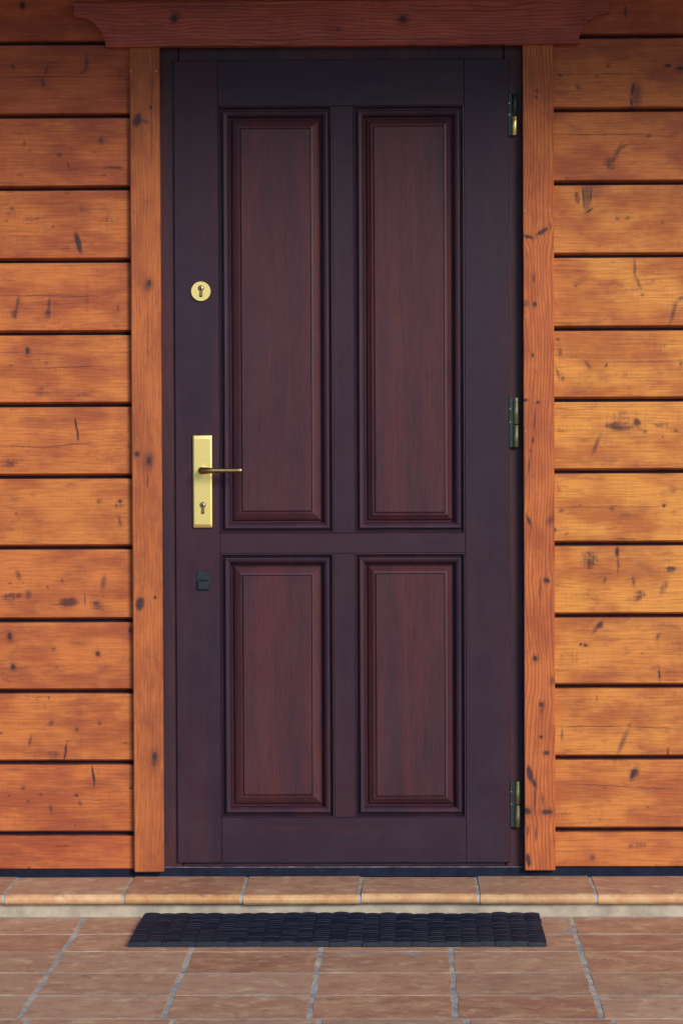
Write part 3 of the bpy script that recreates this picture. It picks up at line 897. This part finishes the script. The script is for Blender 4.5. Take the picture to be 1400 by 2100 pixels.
for hi, (y0, ym, y1, mu_, ml_, xx) in enumerate(((192, 236, 277, M_HINGED, M_BRASS, 1055), (815, 871, 917, M_HINGE, M_HINGE, 1058), (1603, 1651, 1697, M_HINGE, M_HINGE, 1061))):
    yb = LEAF_Y - 0.004
    za, zm, zb = (W(xx, v, yb).z for v in (y0, ym, y1))
    x = W(xx, (y0 + y1) / 2, yb).x
    hg = link('hinge', barrel(0.0068, za - zm - 0.0012), mu_, door, (x, yb, (za + zm) / 2 + 0.0006))
    lo = link('hinge_barrel', barrel(0.0070, zm - zb - 0.0012), ml_, hg, (x, yb, (zm + zb) / 2 - 0.0006))
    c0 = hg.location + door.location
    box('hinge_leaf', leaf_x1 - 0.001, x - 0.002, yb + 0.001, LEAF_Y + 0.010, zb, za, M_HINGED, hg, 0.0006)
    if hi == 0:
        zz_ = W(xx, 245, yb).z
        link('grub_screw', bm_mesh(disc_y(0.0038, -0.0085, 0.0, 14, 0.0008, 1)), M_STEEL, hg, (x - 0.0015, yb, zz_))
        link('hex_socket', bm_mesh(disc_y(0.0019, -0.0090, 0.0, 6)), M_HOLE, hg, (x - 0.0015, yb, zz_))
    for v in (0.28, 0.62):
        link('rivet', nail_me, None, hg, (leaf_x1 + 0.0012, yb + 0.0008, za - (za - zb) * v * 0.8))

# ------------------------------------------------------------------ doormat
fl, fr = F(268, 1944), F(1119, 1943)
bl, br = F(298, 1871, 0.015), F(1110, 1873, 0.015)
MY0 = (fl.y + fr.y) / 2
MY1 = min((bl.y + br.y) / 2, NOSE_Y + 0.018)
mx0, mx1 = (fl.x + bl.x) / 2, (fr.x + br.x) / 2
mat_o = thing('doormat', ((mx0 + mx1) / 2, (MY0 + MY1) / 2, 0), 'navy black woven rubber doormat lying on the tiles before the step', 'doormat')
NC = 25
cw = (mx1 - mx0) / NC
for i in range(NC):
    bm = bmesh.new()
    NR = 30
    colh = 0.0155 + random.uniform(-.0012, .0012)
    rh = (MY1 - MY0) / NR
    off = (0.5 if i % 2 else 0.0) * rh + random.uniform(-.3, .3) * rh
    shear = (fl.x - bl.x) * (0.5 - i / NC) * 0.6
    for j in range(NR):
        y0 = MY0 + j * rh + (off if j else max(off * 0.4, 0))
        y1 = min(y0 + rh * random.uniform(.72, .86), MY1 + off * 0.8)
        if y1 - y0 < 0.004:
            continue
        t = ((y0 - MY0) / (MY1 - MY0) - 0.5)
        sx = -shear * t * 0 
        hh = colh + random.uniform(-.0011, .0011) + (0.0009 if (j + i) % 2 else -0.0009)
        x0 = mx0 + i * cw - 0.003 + random.uniform(-.0015, .0015)
        x1 = x0 + cw + random.uniform(-.0005, .0015)
        # one arched rubber link
        n = 5
        prev = None
        for k in range(n + 1):
            u = k / n
            x = x0 + (x1 - x0) * u
            top = 0.004 + (hh - 0.004) * math.sin(math.pi * (0.27 + 0.46 * u)) ** 0.6
            ring = [bm.verts.new(q) for q in ((x, y0, 0.0012), (x, y0 + .001, top - .002), (x, (y0 + y1) / 2, top), (x, y1 - .001, top - .002), (x, y1, 0.0012))]
            if prev:
                for q in range(5):
                    bm.faces.new((prev[q], prev[(q + 1) % 5], ring[(q + 1) % 5], ring[q]))
            else:
                bm.faces.new(ring[::-1])
            prev = ring
        bm.faces.new(prev)
    cxs = mx0 + (i + .5) * cw
    for v in bm.verts:
        v.co.x -= cxs
    link('rubber_strip', bm_mesh(bm), M_RUBBER, mat_o, (cxs, 0, 0))

# ------------------------------------------------------------------ porch roof above the picture
M_SOFFIT = pine_mat('pine_soffit', (0, 0), [], 3.3, (0.30, 0.09, 0.035), (0.22, 0.06, 0.028), 0.2)
ROOF_OUT, RZ0, RZ1 = -1.05, 2.74, 2.47
roof = thing('porch_roof', (0, -0.6, 2.6), 'boarded eaves sheltering the wall above the door', 'roof')
nb = 9
for k in range(nb):
    t0, t1 = k / nb, (k + 1) / nb - 0.006
    ya, yb = ROOF_OUT * t0, ROOF_OUT * t1
    za, zb = RZ0 + (RZ1 - RZ0) * t0, RZ0 + (RZ1 - RZ0) * t1
    prof = [(ya, za), (yb, zb), (yb, zb + 0.03), (ya, za + 0.03)]
    ym, zm = (ya + yb) / 2, (za + zb) / 2
    extrude_x('soffit_board', [(y - ym - 0.002, z - zm) for y, z in prof], -4.0, 4.0, M_SOFFIT, roof, (ym, zm))
box('roof_deck', -4.0, 4.0, ROOF_OUT - 0.02, 0.25, RZ0 + 0.06, RZ0 + 0.16, M_CORE, roof)
box('fascia', -4.0, 4.0, ROOF_OUT - 0.055, ROOF_OUT - 0.022, RZ1 - 0.04, RZ0 + 0.18, M_SOFFIT, roof, 0.003)
